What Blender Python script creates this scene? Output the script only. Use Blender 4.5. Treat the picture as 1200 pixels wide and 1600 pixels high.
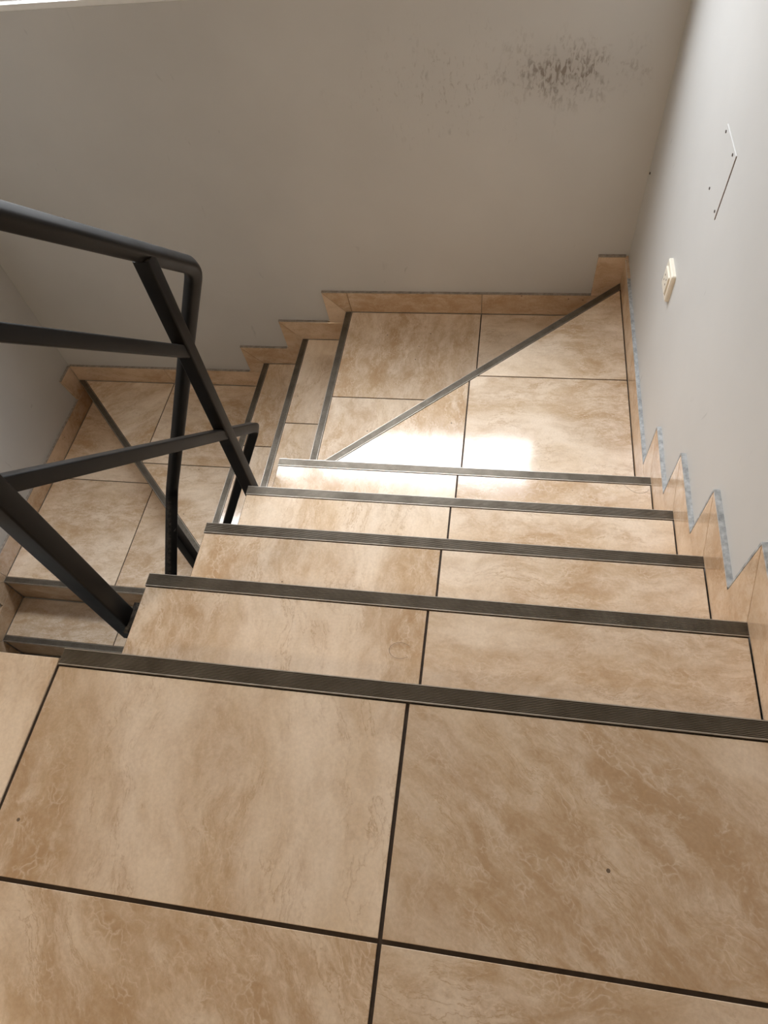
import bpy, bmesh, math, random
from mathutils import Vector, Matrix
random.seed(7)
scene = bpy.context.scene
for o in list(bpy.data.objects):
    bpy.data.objects.remove(o, do_unlink=True)
COL = scene.collection

# ------------------------------------------------------------------ camera
cam_data = bpy.data.cameras.new('camera')
cam_data.sensor_fit = 'HORIZONTAL'
cam_data.sensor_width = 36.0
cam_data.lens = 36.0 * 1034.82 / 1200.0
cam_data.clip_start = 0.02
cam = bpy.data.objects.new('camera', cam_data)
COL.objects.link(cam)
cam.location = (0.7058, -0.3321, 1.0260)
cam.rotation_euler = (0.57602, 0.09815, 0.13754)
scene.camera = cam

# ------------------------------------------------------------------ exposure, sky, lights
scene.view_settings.view_transform = 'Standard'
scene.view_settings.look = 'None'
scene.view_settings.gamma = 1.0
scene.view_settings.use_curve_mapping = False
scene.view_settings.exposure = -0.50
SKY = 13.5
world = bpy.data.worlds.new('overcast_sky')
scene.world = world
world.use_nodes = True
wn = world.node_tree.nodes
wl = world.node_tree.links
wn.clear()
w_out = wn.new('ShaderNodeOutputWorld')
w_bg = wn.new('ShaderNodeBackground')
w_bg.inputs['Strength'].default_value = SKY
w_geo = wn.new('ShaderNodeTexCoord')
w_sep = wn.new('ShaderNodeSeparateXYZ')
w_ramp = wn.new('ShaderNodeValToRGB')
w_ramp.color_ramp.elements[0].position = 0.46
w_ramp.color_ramp.elements[0].color = (0.30, 0.29, 0.27, 1)
w_ramp.color_ramp.elements[1].position = 0.52
w_ramp.color_ramp.elements[1].color = (0.74, 0.78, 0.83, 1)
zen = w_ramp.color_ramp.elements.new(1.0)   # overcast: zenith brighter than horizon
zen.color = (2.25, 2.38, 2.55, 1)
w_map = wn.new('ShaderNodeMapRange')
w_map.inputs['From Min'].default_value = -1
w_map.inputs['From Max'].default_value = 1
wl.new(w_geo.outputs['Generated'], w_sep.inputs[0])
wl.new(w_sep.outputs['Z'], w_map.inputs['Value'])
wl.new(w_map.outputs[0], w_ramp.inputs[0])
wl.new(w_ramp.outputs[0], w_bg.inputs['Color'])
wl.new(w_bg.outputs[0], w_out.inputs['Surface'])
scene.cycles.max_bounces = 8
scene.cycles.diffuse_bounces = 5
scene.cycles.glossy_bounces = 3
scene.cycles.sample_clamp_indirect = 6.0
scene.cycles.adaptive_threshold = 0.03
FILL_LAMP_POWER = 24.0
FILL_LAMP_COLOR = (1.0, 0.75, 0.49)

# ------------------------------------------------------------------ measures (metres)
T = 0.2375      # tread depth, upper flight
R = 0.17569     # riser
W = 1.1904      # face of the right skirting
S = 0.0296      # nosing width
D = 2.0872      # face of the far skirting
M1 = -0.0188    # first nosing of the middle flight
TM = 0.2484     # its tread depth
XL = -1.6763    # face of the left skirting
XJ = 0.60       # main tile joint
YJ = 1.5288
TY = -0.3459
T3 = 0.243
SK = 0.012      # skirting thickness
XW, XWL, YW = W + SK, XL - SK, D + SK
Y3 = 0.872      # first nosing of the lower flight
XR3 = -0.495    # right edge of the lower flight
WIN = (-1.45, 0.97, 0.198, 2.05)
BLIND = 1.09    # lower edge of the added blind
CEIL, LOW = 2.40, -3.0
YB = -2.20

# portal so that daylight through the window is sampled well
pl = bpy.data.lights.new('window_daylight_portal', 'AREA')
pl.shape = 'RECTANGLE'
pl.size = WIN[1] - WIN[0]
pl.size_y = WIN[3] - WIN[2]
pl.cycles.is_portal = True
po = bpy.data.objects.new('window_daylight_portal', pl)
COL.objects.link(po)
po.location = ((WIN[0] + WIN[1]) / 2, YW + 0.10, (WIN[2] + WIN[3]) / 2)
po.rotation_euler = (math.radians(-90), 0, 0)

# ------------------------------------------------------------------ materials
class NT:
    def __init__(self, name):
        self.m = bpy.data.materials.new(name)
        self.m.use_nodes = True
        self.t = self.m.node_tree
        self.t.nodes.clear()
        self.out = self.t.nodes.new('ShaderNodeOutputMaterial')
        self.b = self.t.nodes.new('ShaderNodeBsdfPrincipled')
        self.t.links.new(self.b.outputs[0], self.out.inputs['Surface'])
    def n(self, typ, **kw):
        nd = self.t.nodes.new(typ)
        for k, v in kw.items():
            if k in nd.inputs:
                nd.inputs[k].default_value = v
            else:
                setattr(nd, k, v)
        return nd
    def link(self, a, b):
        self.t.links.new(a, b)
    def val(self, sock, v):
        if hasattr(v, 'is_output'):
            self.link(v, sock)
        else:
            sock.default_value = v
    def math(self, op, a, b=0.0, clamp=False):
        nd = self.n('ShaderNodeMath', operation=op, use_clamp=clamp)
        self.val(nd.inputs[0], a); self.val(nd.inputs[1], b)
        return nd.outputs[0]
    def mix(self, fac, a, b, mode='MIX'):
        nd = self.n('ShaderNodeMix', data_type='RGBA', blend_type=mode)
        self.val(nd.inputs[0], fac)
        for s, v in ((nd.inputs[6], a), (nd.inputs[7], b)):
            if isinstance(v, tuple):
                v = (*v, 1) if len(v) == 3 else v
            self.val(s, v)
        return nd.outputs[2]
    def ramp(self, fac, *stops):
        nd = self.n('ShaderNodeValToRGB')
        cr = nd.color_ramp
        while len(cr.elements) < len(stops):
            cr.elements.new(0.5)
        for e, (p, c) in zip(cr.elements, stops):
            e.position = p
            e.color = (c, c, c, 1) if not isinstance(c, tuple) else (*c, 1)
        self.val(nd.inputs[0], fac)
        return nd.outputs[0]
    def noise(self, vec, scale, detail=4, rough=0.55, dist=0.0):
        nd = self.n('ShaderNodeTexNoise')
        nd.inputs['Scale'].default_value = scale
        nd.inputs['Detail'].default_value = detail
        nd.inputs['Roughness'].default_value = rough
        nd.inputs['Distortion'].default_value = dist
        self.link(vec, nd.inputs['Vector'])
        return nd.outputs[0]
    def bump(self, h, strength, dist):
        nd = self.n('ShaderNodeBump')
        nd.inputs['Strength'].default_value = strength
        nd.inputs['Distance'].default_value = dist
        self.link(h, nd.inputs['Height'])
        self.link(nd.outputs[0], self.b.inputs['Normal'])

def tile_material(name, light, mid, brown):
    k = NT(name)
    tc = k.n('ShaderNodeTexCoord')
    oi = k.n('ShaderNodeObjectInfo')
    sp = k.n('ShaderNodeSeparateColor')
    k.link(oi.outputs['Color'], sp.inputs[0])
    ang = k.math('MULTIPLY', sp.outputs[0], math.pi)
    off = k.math('MULTIPLY', sp.outputs[1], 37.0)
    rot = k.n('ShaderNodeVectorRotate', rotation_type='Z_AXIS')
    k.link(tc.outputs['Object'], rot.inputs['Vector'])
    k.link(ang, rot.inputs['Angle'])
    add = k.n('ShaderNodeVectorMath', operation='ADD')
    k.link(rot.outputs[0], add.inputs[0])
    cmb = k.n('ShaderNodeCombineXYZ')
    k.link(off, cmb.inputs[0]); k.link(off, cmb.inputs[1]); k.link(off, cmb.inputs[2])
    k.link(cmb.outputs[0], add.inputs[1])
    P = add.outputs[0]
    # gently warped, stretched coordinates give the drawn-out stone streaks
    wn_ = k.n('ShaderNodeTexNoise')
    wn_.inputs['Scale'].default_value = 5.0
    wn_.inputs['Detail'].default_value = 5
    k.link(P, wn_.inputs['Vector'])
    sc_ = k.n('ShaderNodeVectorMath', operation='SCALE')
    sc_.inputs['Scale'].default_value = 0.10
    k.link(wn_.outputs['Color'], sc_.inputs[0])
    wp = k.n('ShaderNodeVectorMath', operation='ADD')
    k.link(P, wp.inputs[0]); k.link(sc_.outputs[0], wp.inputs[1])
    mp = k.n('ShaderNodeMapping')
    mp.inputs['Scale'].default_value = (7.0, 1.5, 7.0)
    k.link(wp.outputs[0], mp.inputs['Vector'])
    mps = k.n('ShaderNodeMapping')
    mps.inputs['Scale'].default_value = (2.2, 1.0, 2.2)
    k.link(wp.outputs[0], mps.inputs['Vector'])
    streak = k.noise(mp.outputs[0], 1.5, 10, 0.68)
    cloud = k.noise(mps.outputs[0], 4.2, 9, 0.66)
    blotch = k.noise(mps.outputs[0], 1.7, 4, 0.5)
    web = k.noise(mps.outputs[0], 17.0, 5, 0.62, 0.5)
    vein_n = web
    jit = k.n('ShaderNodeTexNoise')
    jit.inputs['Scale'].default_value = 42.0
    jit.inputs['Detail'].default_value = 4
    k.link(wp.outputs[0], jit.inputs['Vector'])
    js = k.n('ShaderNodeVectorMath', operation='SCALE')
    js.inputs['Scale'].default_value = 0.045
    k.link(jit.outputs['Color'], js.inputs[0])
    jv = k.n('ShaderNodeVectorMath', operation='ADD')
    k.link(mps.outputs[0], jv.inputs[0]); k.link(js.outputs[0], jv.inputs[1])
    cr1 = k.n('ShaderNodeTexVoronoi', feature='DISTANCE_TO_EDGE')
    cr1.inputs['Scale'].default_value = 44.0
    k.link(jv.outputs[0], cr1.inputs['Vector'])
    vein = k.math('MULTIPLY', k.ramp(cr1.outputs['Distance'], (0.0, 1.0), (0.06, 0.4), (0.16, 0.0)), k.ramp(web, (0.46, 0.0), (0.60, 1.0)))
    thin = k.noise(mp.outputs[0], 4.2, 6, 0.66, 0.3)
    thinl = k.ramp(k.math('ABSOLUTE', k.math('SUBTRACT', thin, 0.53)), (0.0, 1.0), (0.010, 0.35), (0.026, 0.0))
    base = k.mix(k.ramp(streak, (0.38, 0.0), (0.60, 1.0)), mid, light)
    patch = k.math('MULTIPLY', k.ramp(blotch, (0.42, 0.0), (0.60, 1.0)), k.ramp(cloud, (0.36, 0.10), (0.62, 1.0)))
    base = k.mix(k.math('MULTIPLY', patch, 0.9), base, brown)
    mot = k.noise(mps.outputs[0], 11.0, 9, 0.72, 0.2)
    mm = k.math('MULTIPLY', k.ramp(mot, (0.47, 0.0), (0.60, 1.0)), k.ramp(blotch, (0.34, 0.14), (0.58, 0.64)))
    base = k.mix(mm, base, brown)
    mm2 = k.math('MULTIPLY', k.ramp(mot, (0.36, 0.55), (0.46, 0.0)), k.ramp(blotch, (0.40, 0.3), (0.58, 1.0)))
    base = k.mix(mm2, base, light)
    pale = k.math('MULTIPLY', k.ramp(blotch, (0.34, 1.0), (0.48, 0.0)), k.ramp(cloud, (0.40, 0.0), (0.60, 0.8)))
    base = k.mix(pale, base, tuple(min(1.0, v * 1.10) for v in light))
    veinmask = k.ramp(blotch, (0.42, 0.0), (0.56, 1.0))
    base = k.mix(k.math('MULTIPLY', k.math('MULTIPLY', vein, veinmask), 0.60), base, light)
    lm = k.ramp(cloud, (0.42, 1.0), (0.55, 0.0))
    base = k.mix(k.math('MULTIPLY', k.math('MULTIPLY', thinl, lm), 0.70), base, brown)
    fine = k.noise(P, 190.0, 3, 0.6)
    base = k.mix(0.22, base, k.ramp(fine, (0.3, (0.55, 0.5, 0.45)), (0.7, (1.0, 1.0, 1.0))), 'MULTIPLY')
    # a few specks of dirt
    vo = k.n('ShaderNodeTexVoronoi', feature='F1')
    vo.inputs['Scale'].default_value = 26.0
    k.link(P, vo.inputs['Vector'])
    sepc = k.n('ShaderNodeSeparateColor')
    k.link(vo.outputs['Color'], sepc.inputs[0])
    dot = k.math('MULTIPLY', k.math('LESS_THAN', vo.outputs['Distance'], 0.075), k.math('GREATER_THAN', sepc.outputs[0], 0.93))
    base = k.mix(k.math('MULTIPLY', dot, 0.8), base, (0.06, 0.04, 0.03))
    tint = k.n('ShaderNodeHueSaturation')
    k.link(base, tint.inputs['Color'])
    k.link(k.math('ADD', 0.80, k.math('MULTIPLY', sp.outputs[2], 0.4)), tint.inputs['Value'])
    k.link(tint.outputs[0], k.b.inputs['Base Color'])
    k.link(k.ramp(cloud, (0.3, 0.10), (0.7, 0.15)), k.b.inputs['Roughness'])
    k.b.inputs['IOR'].default_value = 1.65
    k.bump(k.math('ADD', k.math('MULTIPLY', streak, 0.5), k.math('MULTIPLY', vein_n, 0.3)), 0.05, 0.003)
    return k.m

TILE = tile_material('stone_look_tile', (0.86, 0.72, 0.57), (0.755, 0.59, 0.415), (0.52, 0.34, 0.19))
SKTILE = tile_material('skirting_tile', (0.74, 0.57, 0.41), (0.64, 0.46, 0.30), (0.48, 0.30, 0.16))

def simple(name, col, rough=0.5, metal=0.0, scale=0, amount=0.2, bump=0.0):
    k = NT(name)
    k.b.inputs['Base Color'].default_value = (*col, 1)
    k.b.inputs['Roughness'].default_value = rough
    k.b.inputs['Metallic'].default_value = metal
    if scale:
        tc = k.n('ShaderNodeTexCoord')
        nz = k.noise(tc.outputs['Object'], scale, 5, 0.6)
        c = k.mix(k.ramp(nz, (0.3, 0.0), (0.7, 1.0)), tuple(v * (1 - amount) for v in col), tuple(min(1, v * (1 + amount)) for v in col))
        k.link(c, k.b.inputs['Base Color'])
        if bump:
            k.bump(nz, bump, 0.002)
    return k.m

GROUT = simple('dark_grout', (0.045, 0.030, 0.020), 0.85, 0, 60, 0.3)
PLASTER = simple('stair_side_plaster', (0.72, 0.70, 0.66), 0.8, 0, 9, 0.08)
CEILM = simple('white_ceiling_paint', (0.78, 0.76, 0.72), 0.9, 0, 4, 0.03)
WHITEF = simple('white_window_frame', (0.80, 0.80, 0.79), 0.35, 0, 12, 0.03)
SILLM = simple('white_sill_stone', (0.82, 0.81, 0.78), 0.3, 0, 20, 0.04)
CREAM = simple('cream_socket_plastic', (0.80, 0.74, 0.62), 0.32, 0, 30, 0.03)
HOLE = simple('dark_socket_hole', (0.12, 0.07, 0.05), 0.6)
SCREW = simple('dull_screw', (0.10, 0.08, 0.07), 0.5, 0.6)
HAIR = simple('dark_hair', (0.16, 0.11, 0.08), 0.5)

def strip_mats():
    k = NT('nosing_ribbed_aluminium')
    tc = k.n('ShaderNodeTexCoord')
    nz = k.noise(tc.outputs['Object'], 14, 5, 0.65)
    k.link(k.mix(k.ramp(nz, (0.3, 0.0), (0.75, 1.0)), (0.17, 0.138, 0.100), (0.34, 0.295, 0.235)), k.b.inputs['Base Color'])
    k.b.inputs['Metallic'].default_value = 0.55
    k.b.inputs['Roughness'].default_value = 0.42
    e = simple('nosing_worn_edge', (0.48, 0.43, 0.37), 0.38, 0.7, 40, 0.2)
    g = simple('nosing_groove_dirt', (0.022, 0.017, 0.012), 0.8, 0.0, 30, 0.3)
    return [k.m, e, g]
STRIP = strip_mats()

def steel():
    k = NT('black_painted_steel')
    tc = k.n('ShaderNodeTexCoord')
    nz = k.noise(tc.outputs['Object'], 9, 6, 0.65)
    dust = k.noise(tc.outputs['Object'], 70, 4, 0.7)
    c = k.mix(k.ramp(nz, (0.35, 0.0), (0.75, 1.0)), (0.006, 0.0052, 0.0048), (0.016, 0.0138, 0.012))
    geo = k.n('ShaderNodeNewGeometry')
    sx = k.n('ShaderNodeSeparateXYZ')
    k.link(geo.outputs['Normal'], sx.inputs[0])
    up = k.ramp(sx.outputs['Z'], (0.55, 0.0), (0.95, 1.0))
    dm = k.math('MULTIPLY', up, k.ramp(dust, (0.40, 0.0), (0.70, 0.6)))
    c = k.mix(dm, c, (0.17, 0.14, 0.11))
    k.link(c, k.b.inputs['Base Color'])
    k.link(k.ramp(nz, (0.3, 0.34), (0.7, 0.50)), k.b.inputs['Roughness'])
    k.b.inputs['Specular IOR Level'].default_value = 0.15
    return k.m
STEEL = steel()

def wall_paint(name, col, smudge=None, warm=0.0):
    k = NT(name)
    tc = k.n('ShaderNodeTexCoord')
    P = tc.outputs['Object']
    big = k.noise(P, 2.2, 4, 0.5)
    c = k.mix(k.ramp(big, (0.3, 0.0), (0.7, 1.0)), tuple(v * 0.95 for v in col), tuple(v * 1.04 for v in col))
    fine = k.noise(P, 140, 3, 0.6)
    if smudge:
        sx = k.n('ShaderNodeSeparateXYZ')
        k.link(P, sx.inputs[0])
        total = None
        mp = k.n('ShaderNodeMapping')
        mp.inputs['Rotation'].default_value = (0, math.radians(24), 0)
        mp.inputs['Scale'].default_value = (1.0, 1.0, 0.42)
        k.link(P, mp.inputs['Vector'])
        fing = k.noise(mp.outputs[0], 88, 3, 0.6, 0.6)
        grp = k.noise(P, 17, 3, 0.6, 0.3)
        for (cx, cz, rx, rz, amt, lo) in smudge:
            dx = k.math('DIVIDE', k.math('SUBTRACT', sx.outputs['X'], cx), rx)
            dz = k.math('DIVIDE', k.math('SUBTRACT', sx.outputs['Z'], cz), rz)
            rr = k.math('SQRT', k.math('ADD', k.math('MULTIPLY', dx, dx), k.math('MULTIPLY', dz, dz)))
            mask = k.ramp(rr, (0.15, 1.0), (1.0, 0.0))
            spots = k.math('MULTIPLY', k.ramp(fing, (lo, 0.0), (lo + 0.13, 1.0)), k.ramp(k.math('ADD', grp, k.math('MULTIPLY', mask, 0.20)), (0.55, 0.0), (0.68, 1.0)))
            soft = k.math('MULTIPLY', mask, k.math('MULTIPLY', mask, 0.36))
            v = k.math('MULTIPLY', k.math('ADD', k.math('MULTIPLY', spots, mask), k.math('MULTIPLY', soft, 1.0 if amt > 0.5 else 0.0)), amt)
            total = v if total is None else k.math('MAXIMUM', total, v)
        c = k.mix(k.math('MINIMUM', total, 0.8), c, (0.17, 0.13, 0.10))
    # odd thin scuffs
    mp2 = k.n('ShaderNodeMapping')
    mp2.inputs['Scale'].default_value = (1, 1, 0.35)
    k.link(P, mp2.inputs['Vector'])
    sc1 = k.noise(mp2.outputs[0], 24, 2, 0.5, 0.5)
    sc2 = k.noise(P, 2.7, 2, 0.5)
    sf = k.math('MULTIPLY', k.ramp(sc1, (0.71, 0.0), (0.76, 0.45)), k.ramp(sc2, (0.5, 0.0), (0.62, 1.0)))
    c = k.mix(sf, c, tuple(v * 0.45 for v in col))
    k.link(c, k.b.inputs['Base Color'])
    k.b.inputs['Roughness'].default_value = 0.55
    k.bump(fine, 0.06, 0.001)
    return k.m
WALLC = (0.565, 0.552, 0.525)
WALL_FAR = wall_paint('wall_paint_far', WALLC, smudge=[(0.86, -0.06, 0.36, 0.15, 0.62, 0.46), (0.52, -0.10, 0.60, 0.26, 0.34, 0.56)])
WALL_R = wall_paint('wall_paint_right', WALLC)
WALL_L = wall_paint('wall_paint_left', WALLC)
BEAD_R = simple('pale_plaster_bead', (0.40, 0.41, 0.41), 0.75, 0, 70, 0.40)
BEAD_F = simple('grimy_plaster_bead', (0.30, 0.26, 0.22), 0.8, 0, 60, 0.35)

def glass():
    k = NT('window_glass')
    t = k.n('ShaderNodeBsdfTransparent')
    g = k.n('ShaderNodeBsdfGlossy')
    g.inputs['Roughness'].default_value = 0.02
    f = k.n('ShaderNodeLayerWeight')
    f.inputs['Blend'].default_value = 0.5
    fac = k.math('ADD', k.math('MULTIPLY', k.math('POWER', f.outputs['Facing'], 5.0), 0.9), 0.04)
    mx = k.n('ShaderNodeMixShader')
    k.link(fac, mx.inputs[0]); k.link(t.outputs[0], mx.inputs[1]); k.link(g.outputs[0], mx.inputs[2])
    k.link(mx.outputs[0], k.out.inputs['Surface'])
    return k.m
GLASS = glass()
def blind_cloth():
    k = NT('added_blind_fabric')
    d = k.n('ShaderNodeBsdfDiffuse'); d.inputs['Color'].default_value = (0.75, 0.74, 0.71, 1)
    t = k.n('ShaderNodeBsdfTranslucent'); t.inputs['Color'].default_value = (0.60, 0.58, 0.55, 1)
    mx = k.n('ShaderNodeMixShader'); mx.inputs[0].default_value = 0.45
    k.link(d.outputs[0], mx.inputs[1]); k.link(t.outputs[0], mx.inputs[2]); k.link(mx.outputs[0], k.out.inputs['Surface'])
    return k.m
BLINDM = blind_cloth()

# ------------------------------------------------------------------ object helpers
def tag(o, label=None, cat=None, group=None, kind=None):
    if label: o['label'] = label
    if cat: o['category'] = cat
    if group: o['group'] = group
    if kind: o['kind'] = kind
    return o

def empty(name, loc=(0, 0, 0), parent=None):
    o = bpy.data.objects.new(name, None)
    o.empty_display_size = 0.05
    COL.objects.link(o)
    o.location = loc
    if parent: o.parent = parent
    return o

def build(name, bm, mats, parent=None, smooth=False, recalc=True):
    if recalc:
        bmesh.ops.recalc_face_normals(bm, faces=bm.faces)
    me = bpy.data.meshes.new(name)
    bm.to_mesh(me); bm.free()
    for m in (mats if isinstance(mats, list) else [mats]):
        me.materials.append(m)
    if smooth:
        for p in me.polygons: p.use_smooth = True
    o = bpy.data.objects.new(name, me)
    COL.objects.link(o)
    if parent:
        o.parent = parent
        if parent.type == 'EMPTY':
            o.location = -Vector(parent.location)
    return o

def ident(a, b, c): return (a, b, c)

def add_prism(bm, poly, lo, hi, f=ident, ch=0.0):
    """extrude a 2-D polygon (a,b) between lo and hi along c, chamfered at hi"""
    rings = [[f(a, b, lo) for a, b in poly]]
    if ch > 0:
        s = 1 if hi > lo else -1
        rings.append([f(a, b, hi - s * ch) for a, b in poly])
        rings.append([f(a, b, hi) for a, b in inset(poly, ch)])
    else:
        rings.append([f(a, b, hi) for a, b in poly])
    vr = [[bm.verts.new(p) for p in r] for r in rings]
    n = len(poly)
    bm.faces.new(vr[0]); bm.faces.new(vr[-1])
    for r0, r1 in zip(vr, vr[1:]):
        for i in range(n):
            bm.faces.new((r0[i], r0[(i + 1) % n], r1[(i + 1) % n], r1[i]))

def area(poly):
    return 0.5 * sum(p[0] * q[1] - q[0] * p[1] for p, q in zip(poly, poly[1:] + poly[:1]))

def inset(poly, dist):
    """offset a convex polygon inwards; dist is a number or one per edge i -> i+1"""
    if area(poly) < 0:
        poly = poly[::-1]
        if not isinstance(dist, (int, float)):
            dd = list(dist)[::-1]; dist = dd[1:] + dd[:1]
    n = len(poly)
    d = [dist] * n if isinstance(dist, (int, float)) else dist
    L = []
    for i in range(n):
        p, q = Vector(poly[i]), Vector(poly[(i + 1) % n])
        e = (q - p).normalized()
        nn = Vector((-e.y, e.x))
        L.append((p + nn * d[i], e))
    out = []
    for i in range(n):
        p, e = L[i - 1]; q, g = L[i]
        cr = e.x * g.y - e.y * g.x
        if abs(cr) < 1e-7:
            out.append((q.x, q.y)); continue
        u = ((q.x - p.x) * g.y - (q.y - p.y) * g.x) / cr
        out.append((p.x + e.x * u, p.y + e.y * u))
    return out

def clip(poly, axis, val, keep_less):
    out = []
    for p, q in zip(poly, poly[1:] + poly[:1]):
        a, b = p[axis] - val, q[axis] - val
        if not keep_less: a, b = -a, -b
        if a <= 0: out.append(p)
        if (a < 0 < b) or (b < 0 < a):
            u = a / (a - b)
            out.append((p[0] + (q[0] - p[0]) * u, p[1] + (q[1] - p[1]) * u))
    res = []
    for p in out:
        if not res or (abs(p[0] - res[-1][0]) + abs(p[1] - res[-1][1])) > 1e-6:
            res.append(p)
    if len(res) > 1 and abs(res[0][0] - res[-1][0]) + abs(res[0][1] - res[-1][1]) < 1e-6: res.pop()
    return res

def cells(poly, xs, ys):
    out = []
    bx = [-99] + sorted(xs) + [99]; by = [-99] + sorted(ys) + [99]
    for x0, x1 in zip(bx, bx[1:]):
        for y0, y1 in zip(by, by[1:]):
            q = poly
            for ax, v, k in ((0, x0, False), (0, x1, True), (1, y0, False), (1, y1, True)):
                if len(q) >= 3: q = clip(q, ax, v, k)
            if len(q) >= 3 and abs(area(q)) > 4e-4:
                out.append(q)
    return out

def box(bm, x0, x1, y0, y1, z0, z1):
    add_prism(bm, [(x0, y0), (x1, y0), (x1, y1), (x0, y1)], z0, z1)

def tile_color(o, ang=None, val=None, seed=None):
    o.color = (random.random() if ang is None else ang, random.random() if seed is None else seed,
               random.uniform(0.35, 0.65) if val is None else val, 1)

def lay_tiles(parent, polys, top, gap=0.0025, thick=0.011, angs=None, vals=None, mat=None, seeds=None):
    for i, q in enumerate(polys):
        bm = bmesh.new()
        add_prism(bm, inset(q, gap), top - thick, top, ident, 0.0008)
        o = build('tile', bm, mat or TILE, parent)
        tile_color(o, angs[i % len(angs)] if angs else None, vals[i % len(vals)] if vals else None, seeds[i % len(seeds)] if seeds else None)

RIBS = 10
def nosing(parent, A, B, dA, dB, inward, z):
    """ribbed nosing profile along A->B; dA, dB = directions of the polygon edges leaving the ends"""
    prof = [(0.0, -0.013, 1), (0.0, 0.0002, 1), (0.0006, 0.0010, 1), (0.0022, 0.0010, 0)]
    u0, u1 = 0.0026, S - 0.0018
    st = (u1 - u0) / RIBS
    for i in range(RIBS):
        a = u0 + i * st
        prof += [(a, -0.0006, 2), (a + st * 0.50, -0.0006, 0), (a + st * 0.54, 0.0007, 0), (a + st * 0.95, 0.0007, 0)]
    prof += [(u1, 0.0007, 1), (u1 + 0.0003, 0.0010, 1), (S - 0.0003, 0.0010, 1), (S, 0.0006, 1), (S, -0.006, 0), (0.003, -0.006, 0), (0.003, -0.013, 0)]
    A, B, n = Vector(A), Vector(B), Vector(inward).normalized()
    dA, dB = Vector(dA), Vector(dB)
    bm = bmesh.new()
    ra, rb = [], []
    for u, h, m in prof:
        pa = A + dA * (u / dA.dot(n)); pb = B + dB * (u / dB.dot(n))
        ra.append(bm.verts.new((pa.x, pa.y, z + h))); rb.append(bm.verts.new((pb.x, pb.y, z + h)))
    k = len(prof)
    for i in range(k):
        f = bm.faces.new((ra[i], ra[(i + 1) % k], rb[(i + 1) % k], rb[i]))
        f.material_index = prof[i][2]
    bm.faces.new(ra); bm.faces.new(rb)
    return build('nosing_strip', bm, STRIP, parent)

def make_step(parent, level, poly, front, xs, ys, angs=None, vals=None, riser_split=None, back=(), seeds=None):
    """poly CCW; front = index of the edge that carries the nosing; back = edges to run under the step above"""
    top = -level * R
    n = len(poly)
    dist = [0.0] * n
    dist[front] = 0.013
    for b in back: dist[b] = -0.10
    bm = bmesh.new()
    bp = inset(poly, dist)
    for ax, v, less in ((0, XL, False), (0, W, True), (1, D, True)):
        bp = clip(bp, ax, v, less)
    add_prism(bm, bp, top - 0.012 - R, top - 0.012)
    body = build('step', bm, PLASTER, parent)
    bm = bmesh.new()
    dg = [0.0008] * n; dg[front] = 0.012
    add_prism(bm, inset(poly, dg), top - 0.012, top - 0.003)
    build('grout', bm, GROUT, body)
    dt = [0.0] * n; dt[front] = S
    lay_tiles(body, cells(inset(poly, dt), xs, ys), top, angs=angs, vals=vals, seeds=seeds)
    A, B = Vector(poly[front]), Vector(poly[(front + 1) % n])
    e = (B - A).normalized(); nn = Vector((-e.y, e.x))
    dA = (Vector(poly[front - 1]) - A).normalized()
    dB = (Vector(poly[(front + 2) % n]) - B).normalized()
    nosing(body, A, B, dA, dB, nn, top)
    cuts = [0.0] + (riser_split or []) + [(B - A).length]
    for u0, u1 in zip(cuts, cuts[1:]):
        a, b = A + e * (u0 + 0.0015), A + e * (u1 - 0.0015)
        bm = bmesh.new()
        add_prism(bm, [tuple(a + nn * 0.003), tuple(b + nn * 0.003), tuple(b + nn * 0.013), tuple(a + nn * 0.013)], top - R + 0.001, top - 0.014)
        o = build('riser_tile', bm, SKTILE, body)
        tile_color(o, 0.5)
    return body

# ------------------------------------------------------------------ the shell
def struct(name, bm, mat, parent=None):
    o = build(name, bm, mat, parent)
    o['kind'] = 'structure'
    return o
TH = 0.24
TF = 0.10
bm = bmesh.new(); box(bm, XW, XW + TH, YB, YW + TH, LOW, CEIL); struct('wall_right', bm, WALL_R)
bm = bmesh.new(); box(bm, XWL - TH, XWL, YB, YW + TH, LOW, CEIL); struct('wall_left', bm, WALL_L)
bm = bmesh.new()
wx0, wx1, wz0, wz1 = WIN
fmap = lambda a, b, c: (a, c, b)
for (x0, x1, z0, z1) in ((XWL, XW, LOW, wz0), (XWL, XW, wz1, CEIL), (XWL, wx0, wz0, wz1), (wx1, XW, wz0, wz1)):
    box(bm, x0, x1, YW, YW + TF, z0, z1)
struct('wall_far', bm, WALL_FAR)
bm = bmesh.new(); box(bm, XWL - TH, XW + TH, YB - TH, YB, LOW, CEIL); struct('wall_back', bm, WALL_L)
bm = bmesh.new(); box(bm, XWL - TH, XW + TH, YB - TH, YW + TH, CEIL, CEIL + 0.2); struct('ceiling', bm, CEILM)
bm = bmesh.new(); box(bm, XWL, XW, YB, YW, LOW - 0.2, LOW); struct('floor', bm, PLASTER)

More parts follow.
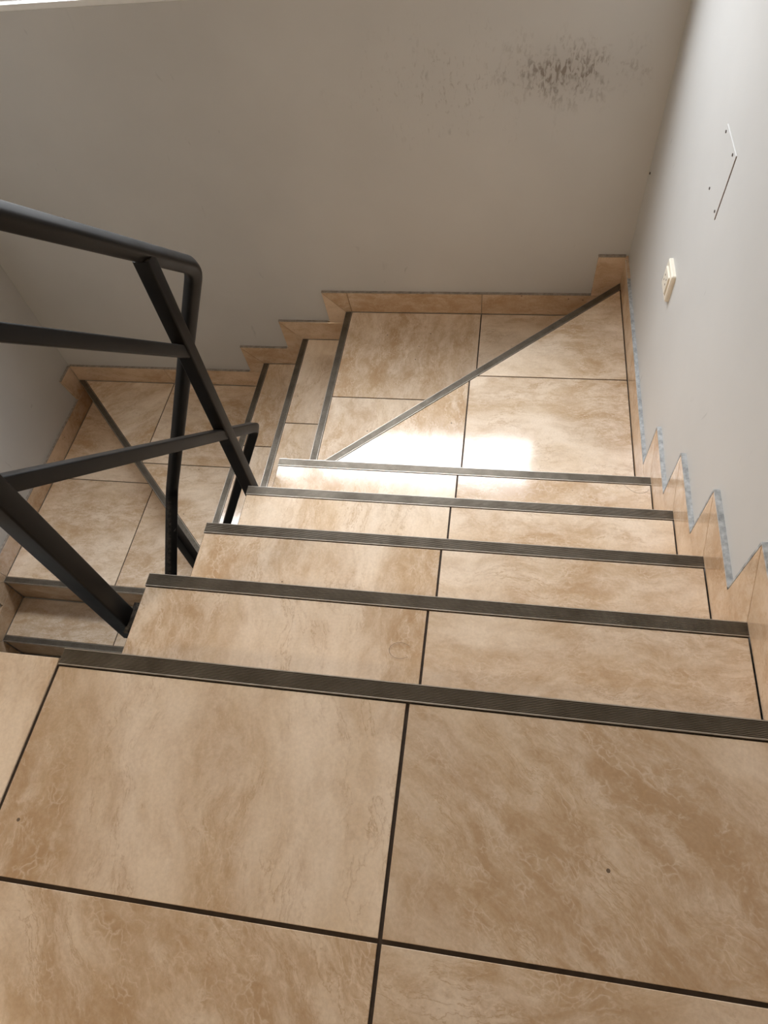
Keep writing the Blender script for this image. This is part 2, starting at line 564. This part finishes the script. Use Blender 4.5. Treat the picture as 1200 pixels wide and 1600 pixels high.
# window
win = empty('window_1', ((wx0 + wx1) / 2, YW, wz0)); win['kind'] = 'structure'
bm = bmesh.new(); box(bm, wx0, wx1, YW + 0.003, YW + TF + 0.03, wz0, wz0 + 0.018); build('window_sill', bm, SILLM, win)
fy0, fy1 = YW + 0.045, YW + 0.085
xm = -0.45
bm = bmesh.new()
for (x0, x1, z0, z1) in ((wx0, wx1, wz0 + 0.018, wz0 + 0.06), (wx0, wx1, wz1 - 0.045, wz1), (wx0, wx0 + 0.045, wz0 + 0.06, wz1 - 0.045), (wx1 - 0.045, wx1, wz0 + 0.06, wz1 - 0.045), (xm - 0.03, xm + 0.03, wz0 + 0.06, wz1 - 0.045)):
    box(bm, x0, x1, fy0, fy1, z0, z1)
build('window_frame', bm, WHITEF, win)
for x0, x1 in ((wx0 + 0.045, xm - 0.03), (xm + 0.03, wx1 - 0.045)):
    bm = bmesh.new(); box(bm, x0, x1, fy0 + 0.02, fy0 + 0.026, wz0 + 0.06, wz1 - 0.045); build('pane', bm, GLASS, win)

# added unseen blind: softens upper window light and its reflection on the treads
blind = empty('added_blind', ((wx0 + wx1) / 2, YW + 0.026, BLIND))
tag(blind, 'white translucent blind added out of view to soften the upper window light', 'blind')
bm = bmesh.new(); box(bm, wx0 + 0.004, wx1 - 0.004, YW + 0.025, YW + 0.027, BLIND, wz1 - 0.02); build('fabric', bm, BLINDM, blind)
bm = bmesh.new(); box(bm, wx0 + 0.004, wx1 - 0.004, YW + 0.018, YW + 0.034, BLIND - 0.022, BLIND); build('bottom_bar', bm, WHITEF, blind)
bm = bmesh.new(); box(bm, wx0 + 0.002, wx1 - 0.002, YW + 0.002, YW + 0.044, wz1 - 0.07, wz1 - 0.001); build('added_blind_box', bm, WHITEF, blind)

# upper landing
land = empty('floor', (0, 0, 0)); land['kind'] = 'structure'
bm = bmesh.new()
box(bm, 0.0, XW, YB, -0.013, -R - 0.012, -0.012)
box(bm, XWL, 0.0, YB, -0.020, -R - 0.012, -0.012)
build('floor_slab', bm, PLASTER, land)
bm = bmesh.new()
box(bm, XWL, XW, YB, -S - 0.001, -0.012, -0.003)
build('grout', bm, GROUT, land)
nosing(land, (0, 0), (W, 0), (0, -1), (0, -1), (0, -1), 0.0)
ys = [TY, TY - 0.6, TY - 1.2]
LSEED = [0.11, 0.37, 0.354, 0.977, 0.23, 0.49, 0.17, 0.441]
lp = cells([(0, YB), (W, YB), (W, -S), (0, -S)], [XJ], ys)
lay_tiles(land, lp, 0.0, gap=0.0029,
          angs=[0.55, 0.5, 0.75, 0.95, 0.5, 0.1, 0.5, 0.72], vals=[0.5, 0.5, 0.52, 0.54, 0.5, 0.5, 0.42, 0.36], seeds=LSEED)
lp = cells([(XL, YB), (0, YB), (0, -0.016), (XL, -0.016)], [-0.6, -1.2], ys)
lay_tiles(land, lp, 0.0, gap=0.0029, vals=[0.66], angs=[0.97])
bm = bmesh.new(); box(bm, 0.0005, W, -0.013, -0.003, -R + 0.001, -0.014); o = build('riser_tile', bm, SKTILE, land); tile_color(o)

# ------------------------------------------------------------------ the staircase
stair = empty('staircase', (W / 2, 0, -10 * R))
tag(stair, 'winding staircase of glossy beige stone-look tiles with dark ribbed nosings', 'staircase')
FV = {1: [0.52, 0.46], 2: [0.52, 0.50], 3: [0.52, 0.54], 4: [0.54, 0.54]}
for k in range(1, 5):
    y0, y1 = (k - 1) * T, k * T
    make_step(stair, k, [(0, y0), (W, y0), (W, y1), (0, y1)], 2, [XJ], [], angs=[0.97, 0.48], vals=FV[k], riser_split=[W - XJ], back=(0,))
Y4 = 4 * T
PIV = (0.0, 0.99)
# winder below the straight flight: diagonal nosing from the well corner to the room corner
make_step(stair, 5, [(0, Y4), (W, Y4), (W, D), PIV], 2, [XJ], [YJ], angs=[0.97, 0.48, 0.5, 0.52], vals=[0.54, 0.54, 0.54], riser_split=[0.8], back=(0,))
YE = 0.97
make_step(stair, 6, [(M1, YE), PIV, (W, D), (M1, D)], 3, [XJ + 0.016], [1.553], angs=[0.98, 0.02, 0.45], vals=[0.52, 0.50, 0.46], riser_split=[0.55])
make_step(stair, 7, [(M1 - TM, YE), (M1, YE), (M1, D), (M1 - TM, D)], 3, [], [1.543], angs=[0.02], vals=[0.46, 0.44], riser_split=[0.55], back=(1,))
X3 = M1 - 2 * TM
make_step(stair, 8, [(X3, YE), (M1 - TM, YE), (M1 - TM, D), (X3, D)], 3, [], [1.536], angs=[0.97], vals=[0.46, 0.44], riser_split=[0.55], back=(1,))
PIV2 = (X3, 0.905)
make_step(stair, 9, [PIV2, (X3, D), (XL, D)], 2, [-1.087], [1.527], angs=[0.3, 0.5, 0.5, 0.5], vals=[0.44, 0.46, 0.46], riser_split=[0.8])
make_step(stair, 10, [(XL, Y3), (XR3, Y3), PIV2, (XL, D)], 0, [-1.084], [1.518], angs=[0.48, 0.5, 0.46], vals=[0.54, 0.52, 0.54], riser_split=[-1.084 - XL])
for j in range(3):
    y1 = Y3 - j * T3
    make_step(stair, 11 + j, [(XL, y1 - T3), (XR3, y1 - T3), (XR3, y1), (XL, y1)], 0, [-1.084], [], angs=[0.45], vals=[0.44], riser_split=[-1.084 - XL], back=(2,))

# ------------------------------------------------------------------ skirtings
HS = 0.108
def skirting(root, pieces, f, mat=SKTILE):
    """pieces: convex polygons (a, z) in the wall plane; f(a, z, c) with c from wall (0) to face (SK)"""
    for q in pieces:
        bm = bmesh.new()
        add_prism(bm, inset(q, 0.0009), 0.0, SK, f, 0.0006)
        o = build('tile', bm, mat, root)
        tile_color(o, 0.5, random.uniform(0.42, 0.56))
def bead(root, path, f, mat, h=0.004, d=SK * 0.97, name='plaster_bead'):
    bm = bmesh.new()
    for (a, b) in zip(path, path[1:]):
        p, q = Vector(a), Vector(b)
        e = (q - p).normalized(); nn = Vector((-e.y, e.x)) * h
        add_prism(bm, [tuple(p), tuple(q), tuple(q + nn), tuple(p + nn)], 0.0, d, f)
    o = build(name, bm, mat, root)
    return o

# right wall
br = empty('baseboard_right', (XW, 0, 0)); br['kind'] = 'structure'
fr = lambda a, z, c: (XW - c, a, z)
PC, PCB = [], []
RW = 0.10; TIP = 0.116
PC.append([(-S - 0.35, 0.0), (0.0, 0.0), (RW, TIP), (-S - 0.35, HS)])
for yy in (-0.98, -1.58):
    PC.append([(yy, 0.0), (yy + 0.6, 0.0), (yy + 0.6, HS), (yy, HS)])
for k in range(0, 5):
    y = k * T
    PC.append([(y, -k * R), (y, -(k + 1) * R + HS), (y + RW, -(k + 1) * R + HS), (y + RW, -k * R + TIP)])
    if k < 4:
        PC.append([(y, -(k + 1) * R), (y + T, -(k + 1) * R), (y + T + RW, -(k + 1) * R + TIP), (y, -(k + 1) * R + HS)])
PC.append([(Y4, -5 * R), (YJ, -5 * R), (YJ, -5 * R + HS), (Y4, -5 * R + HS)])
PC.append([(YJ, -5 * R), (D, -5 * R), (D, -5 * R + HS + 0.012), (YJ, -5 * R + HS)])
skirting(br, PC, fr)
path = [(-1.5, HS)]
for k in range(0, 5):
    y = k * T
    path += [(y + RW, -k * R + TIP), (y + RW, -(k + 1) * R + HS)]
path += [(D, -5 * R + HS + 0.004)]
bead(br, path, fr, BEAD_R, h=0.005, d=SK * 1.02)

# far wall
bf = empty('baseboard_far', (0, YW, -6 * R)); bf['kind'] = 'structure'
ff = lambda a, z, c: (a, YW - c, z)
PC = []
z5, z6, z7, z8, z9 = [-k * R for k in (5, 6, 7, 8, 9)]
PC.append([(1.082, z6 + HS), (W + 0.011, z6 + HS), (W + 0.011, z5 + 0.125), (1.082, z5 + 0.125)])
PC.append([(M1 + 0.03, z6), (XJ + 0.016, z6), (XJ + 0.016, z6 + HS), (M1 + 0.02, z6 + HS)])
PC.append([(XJ + 0.016, z6), (W, z6), (W, z6 + HS), (XJ + 0.016, z6 + HS)])
PC.append([(M1, z6), (M1 + 0.03, z6), (M1 + 0.02, z6 + HS), (M1 - RW, z6 + HS)])
PC.append([(M1, z6), (M1 - RW, z6 + HS), (M1 - RW + 0.012, z7 + HS), (M1, z7 + HS)])
PC.append([(M1 - TM, z7), (M1, z7), (M1, z7 + HS), (M1 - TM - RW, z7 + HS)])
PC.append([(M1 - TM, z7), (M1 - TM - RW, z7 + HS), (M1 - TM - RW + 0.012, z8 + HS), (M1 - TM, z8 + HS)])
PC.append([(X3, z8), (M1 - TM, z8), (M1 - TM, z8 + HS), (X3 - RW, z8 + HS)])
PC.append([(X3, z8), (X3 - RW, z8 + HS), (X3 - RW + 0.012, z9 + HS), (X3, z9 + HS)])
PC.append([(-1.087, z9), (X3, z9), (X3, z9 + HS), (-1.11, z9 + HS)])
PC.append([(XL, z9), (-1.087, z9), (-1.11, z9 + HS), (XL, z9 + HS)])
skirting(bf, PC, ff)
bead(bf, [(W, z5 + 0.125), (1.082, z5 + 0.125)][::-1], ff, BEAD_F, h=0.006)
bead(bf, [(XL, z9 + HS), (X3 - RW, z9 + HS)], ff, BEAD_F)
bead(bf, [(X3 - RW, z8 + HS), (M1 - TM - RW, z8 + HS)], ff, BEAD_F)
bead(bf, [(M1 - TM - RW, z7 + HS), (M1 - RW, z7 + HS)], ff, BEAD_F)
bead(bf, [(M1 - RW, z6 + HS), (1.082, z6 + HS)], ff, BEAD_F)

# left wall
bl = empty('baseboard_left', (XWL, Y3, -10 * R)); bl['kind'] = 'structure'
fl = lambda a, z, c: (XWL + c, a, z)
z10 = -10 * R
PC = []
PC.append([(D, z9 + HS), (D, z10 + HS), (D - 0.09, z10 + HS), (D - 0.12, z9 + HS)])
PC.append([(YJ, z10), (D, z10), (D, z10 + HS), (YJ, z10 + HS)])
PC.append([(Y3 + 0.03, z10), (YJ, z10), (YJ, z10 + HS), (Y3 + 0.02, z10 + HS)])
PC.append([(Y3, z10), (Y3 + 0.03, z10), (Y3 + 0.02, z10 + HS), (Y3 - RW, z10 + HS)])
for j in range(3):
    y = Y3 - j * T3; za = -(10 + j) * R; zb = za - R
    PC.append([(y, za), (y - RW, za + HS), (y - RW, zb + HS), (y, zb + HS)])
    PC.append([(y - T3, zb), (y, zb), (y, zb + HS), (y - T3 - RW, zb + HS)])
skirting(bl, PC, fl)
bead(bl, [(D, z9 + HS), (D - 0.12, z9 + HS)][::-1], fl, BEAD_F)
bead(bl, [(Y3 - RW, z10 + HS), (D - 0.09, z10 + HS)], fl, BEAD_F)

# ------------------------------------------------------------------ railing
def round_path(pts, rad, seg=6):
    pts = [Vector(p) for p in pts]
    out = [pts[0]]
    for i in range(1, len(pts) - 1):
        p, q, r = pts[i - 1], pts[i], pts[i + 1]
        a, b = (p - q), (r - q)
        t = min(rad, a.length * 0.45, b.length * 0.45)
        s, e = q + a.normalized() * t, q + b.normalized() * t
        for j in range(seg + 1):
            u = j / seg
            out.append((1 - u) ** 2 * s + 2 * u * (1 - u) * q + u * u * e)
    out.append(pts[-1])
    return out

def tube(name, pts, w, h, parent, side=(1, 0, 0), rad=0.05, cr=0.006, mat=STEEL):
    """rounded box section swept along a path; w along 'side', h across it"""
    P = round_path(pts, rad) if len(pts) > 2 else [Vector(p) for p in pts]
    sec = []
    for (sx, sy, a0) in ((1, 1, 0), (-1, 1, 90), (-1, -1, 180), (1, -1, 270)):
        for j in range(4):
            a = math.radians(a0 + 30 * j)
            sec.append((sx * (w / 2 - cr) + cr * math.cos(a), sy * (h / 2 - cr) + cr * math.sin(a)))
    bm = bmesh.new()
    rings = []
    u = Vector(side)
    if abs((P[1] - P[0]).normalized().dot(u)) > 0.9:
        u = Vector((0, 1, 0))
    for i, p in enumerate(P):
        t = (P[min(i + 1, len(P) - 1)] - P[max(i - 1, 0)]).normalized()
        u = (u - t * u.dot(t)).normalized()
        v = t.cross(u)
        rings.append([bm.verts.new(p + u * a + v * b) for a, b in sec])
    n = len(sec)
    for r0, r1 in zip(rings, rings[1:]):
        for i in range(n):
            bm.faces.new((r0[i], r0[(i + 1) % n], r1[(i + 1) % n], r1[i]))
    bm.faces.new(rings[0]); bm.faces.new(rings[-1])
    o = build(name, bm, mat, parent)
    for p in o.data.polygons:
        p.use_smooth = len(p.vertices) == 4
    o.data.set_sharp_from_angle(angle=math.radians(35))
    return o

rail = empty('stair_railing', (-0.045, 0.145, -0.27))
tag(rail, 'black painted square-tube steel railing winding down beside the stairwell', 'railing')
XA = -0.045
def lin(y, y0, z0, y1, z1): return z0 + (z1 - z0) * (y - y0) / (y1 - y0)
yA = 0.145
ztA = lin(yA, 0.491, 0.497, 0.804, 0.207)
zm2A = lin(yA, 0.350, 0.390, 0.767, -0.047)
zmA = lin(yA, 0.175, 0.239, 0.739, -0.347)
KX, KY, KZ = -0.46, 0.924, -0.909
SL = 0.80
top_pts = [(-0.30, 0.06, ztA + 0.079), (XA, 0.06, ztA + 0.079), (XA, 0.971, 0.040), (KX, KY, KZ), (KX, KY - 0.9, KZ - 0.9 * SL)]
tube('handrail', top_pts, 0.036, 0.039, rail, rad=0.045, cr=0.011)
tube('mid_rail', [(XA, yA, zm2A), (XA, 0.775, lin(0.775, 0.350, 0.390, 0.767, -0.047))], 0.030, 0.030, rail, cr=0.004)
mk = (-0.46, 0.935, -1.44)
tube('mid_rail', [(XA, yA, zmA), (XA, 0.955, -0.548), mk, (mk[0], mk[1] - 0.8, mk[2] - 0.8 * SL)], 0.030, 0.030, rail, rad=0.03, cr=0.004)
pa = tube('post', [(XA, yA, -0.275), (XA, yA, ztA + 0.0)], 0.042, 0.042, rail, side=(1, 0, 0), cr=0.004)
pb = tube('post', [(XA, 0.785, -0.80), (XA, 0.785, 0.204)], 0.038, 0.038, rail, side=(1, 0, 0), cr=0.004)
PY = 0.82
pc = tube('post', [(KX, PY, -12 * R - 0.02), (KX, PY, KZ - (KY - PY) * SL)], 0.038, 0.038, rail, side=(1, 0, 0), cr=0.004)
for (y, z, p) in ((yA, -0.24, pa), (0.785, -0.76, pb)):
    bm = bmesh.new(); box(bm, XA + 0.018, 0.0, y - 0.035, y + 0.035, z - 0.035, z + 0.035); build('mounting_plate', bm, STEEL, p)
bm = bmesh.new(); box(bm, XR3, KX - 0.017, PY - 0.035, PY + 0.035, -12 * R + 0.02, -12 * R + 0.09); build('mounting_plate', bm, STEEL, pc)

# ------------------------------------------------------------------ wall fittings
def cyl(bm, f, a, b, r, c0, c1, n=14):
    add_prism(bm, [(a + r * math.cos(2 * math.pi * i / n), b + r * math.sin(2 * math.pi * i / n)) for i in range(n)], c0, c1, f)
sy, sz = 1.425, -0.345
so = empty('wall_socket', (XW, sy, sz - 0.045))
tag(so, 'small cream square socket plate on the pale right wall', 'socket')
hw = 0.046
def rrect(cy, cz, a, b, r, n=4):
    out = []
    for (sx_, s2, a0) in ((1, 1, 0), (-1, 1, 90), (-1, -1, 180), (1, -1, 270)):
        for j in range(n + 1):
            t = math.radians(a0 + 90 * j / n)
            out.append((cy + sx_ * (a - r) + r * math.cos(t), cz + s2 * (b - r) + r * math.sin(t)))
    return out
bm = bmesh.new(); add_prism(bm, rrect(sy, sz, hw, hw, 0.006), 0.0, 0.012, fr, 0.003); build('face_plate', bm, CREAM, so)
bm = bmesh.new(); add_prism(bm, rrect(sy, sz, 0.030, 0.030, 0.004), 0.012, 0.0165, fr, 0.0015); ins = build('insert', bm, CREAM, so)
for dy, dz in ((-0.012, 0.010), (0.012, 0.010), (-0.012, -0.006), (0.012, -0.006)):
    bm = bmesh.new(); cyl(bm, fr, sy + dy, sz + dz, 0.0032, 0.0160, 0.0168); build('pin_hole', bm, HOLE, ins)
bm = bmesh.new(); add_prism(bm, [(sy - 0.030, sz - 0.033), (sy + 0.030, sz - 0.033), (sy + 0.030, sz - 0.031), (sy - 0.030, sz - 0.031)], 0.0118, 0.0124, fr); build('seam', bm, HOLE, so)

cp = empty('cover_plate', (XW, 1.29, 0.0))
tag(cp, 'square blanking plate with four screws painted over on the right wall', 'cover plate')
y0, y1, z0, z1 = 1.222, 1.362, -0.010, 0.146
bm = bmesh.new(); add_prism(bm, rrect((y0 + y1) / 2, (z0 + z1) / 2, (y1 - y0) / 2, (z1 - z0) / 2, 0.003), 0.0, 0.0018, fr, 0.001); plate = build('plate', bm, WALL_R, cp)
for (a, b) in ((1.351, 0.132), (1.248, 0.134), (1.335, 0.001), (1.237, 0.002)):
    bm = bmesh.new(); cyl(bm, fr, a, b, 0.0035, 0.0017, 0.0030); build('screw', bm, SCREW, plate)
bm = bmesh.new(); add_prism(bm, [(y0 - 0.0018, z0), (y0 - 0.0002, z0), (y0 - 0.0002, z1), (y0 - 0.0018, z1)], 0.0, 0.0012, fr); build('open_seam', bm, HOLE, cp)
bm = bmesh.new(); cyl(bm, fr, 2.075, -0.394, 0.004, 0.0, 0.004, 10); nl = build('nail', bm, SCREW); tag(nl, 'tiny dark nail head near the wall corner', 'nail')

# loose hairs on the treads
def hair(pts, z, label):
    bm = bmesh.new()
    P = round_path([(x, y, z + 0.0013) for x, y in pts], 0.02, 5)
    r = 0.0003; rings = []
    for i, p in enumerate(P):
        t = (P[min(i + 1, len(P) - 1)] - P[max(i - 1, 0)]).normalized()
        s_ = t.cross(Vector((0, 0, 1))).normalized()
        rings.append([bm.verts.new(p + s_ * r * math.cos(a) + Vector((0, 0, r * math.sin(a)))) for a in (0, 1.57, 3.14, 4.71)])
    for r0, r1 in zip(rings, rings[1:]):
        for i in range(4): bm.faces.new((r0[i], r0[(i + 1) % 4], r1[(i + 1) % 4], r1[i]))
    bm.faces.new(rings[0]); bm.faces.new(rings[-1])
    tag(build('hair_strand', bm, HAIR), label, 'hair')
hair([(0.555 + 0.022 * math.cos(a * 0.7), 0.118 + 0.017 * math.sin(a * 0.7)) for a in range(1, 9)], -R, 'fine curled hair lying on the tread below the landing')
hair([(1.11, 0.915), (1.13, 0.895), (1.155, 0.885), (1.175, 0.892), (1.183, 0.905)], -4 * R, 'fine hair by the skirting at the last straight tread')

# ------------------------------------------------------------------ added warm fill lamp, out of view above the upper landing
lamp = empty('added_fill_lamp', (-1.35, -1.15, CEIL))
tag(lamp, 'round opal fill lamp added out of view above the upper landing', 'lamp')
bm = bmesh.new(); cyl(bm, ident, -1.35, -1.15, 0.15, CEIL - 0.03, CEIL, 32); build('fill_lamp_base', bm, WHITEF, lamp)
k = NT('opal_fill_lamp_glass'); k.b.inputs['Base Color'].default_value = (0.9, 0.88, 0.84, 1)
k.b.inputs['Emission Color'].default_value = (*FILL_LAMP_COLOR, 1); k.b.inputs['Emission Strength'].default_value = 2.0
bm = bmesh.new()
bmesh.ops.create_uvsphere(bm, u_segments=32, v_segments=12, radius=0.14)
for v in bm.verts:
    v.co = Vector((v.co.x - 1.35, v.co.y - 1.15, v.co.z * 0.45 + CEIL - 0.035))
build('fill_lamp_shade', bm, k.m, lamp, smooth=True)
ll = bpy.data.lights.new('added_fill_lamp_light', 'AREA'); ll.shape = 'DISK'; ll.size = 0.28
ll.energy = FILL_LAMP_POWER; ll.color = FILL_LAMP_COLOR
lo = bpy.data.objects.new('added_fill_lamp_light', ll); COL.objects.link(lo)
lo.location = (-1.35, -1.15, CEIL - 0.11)
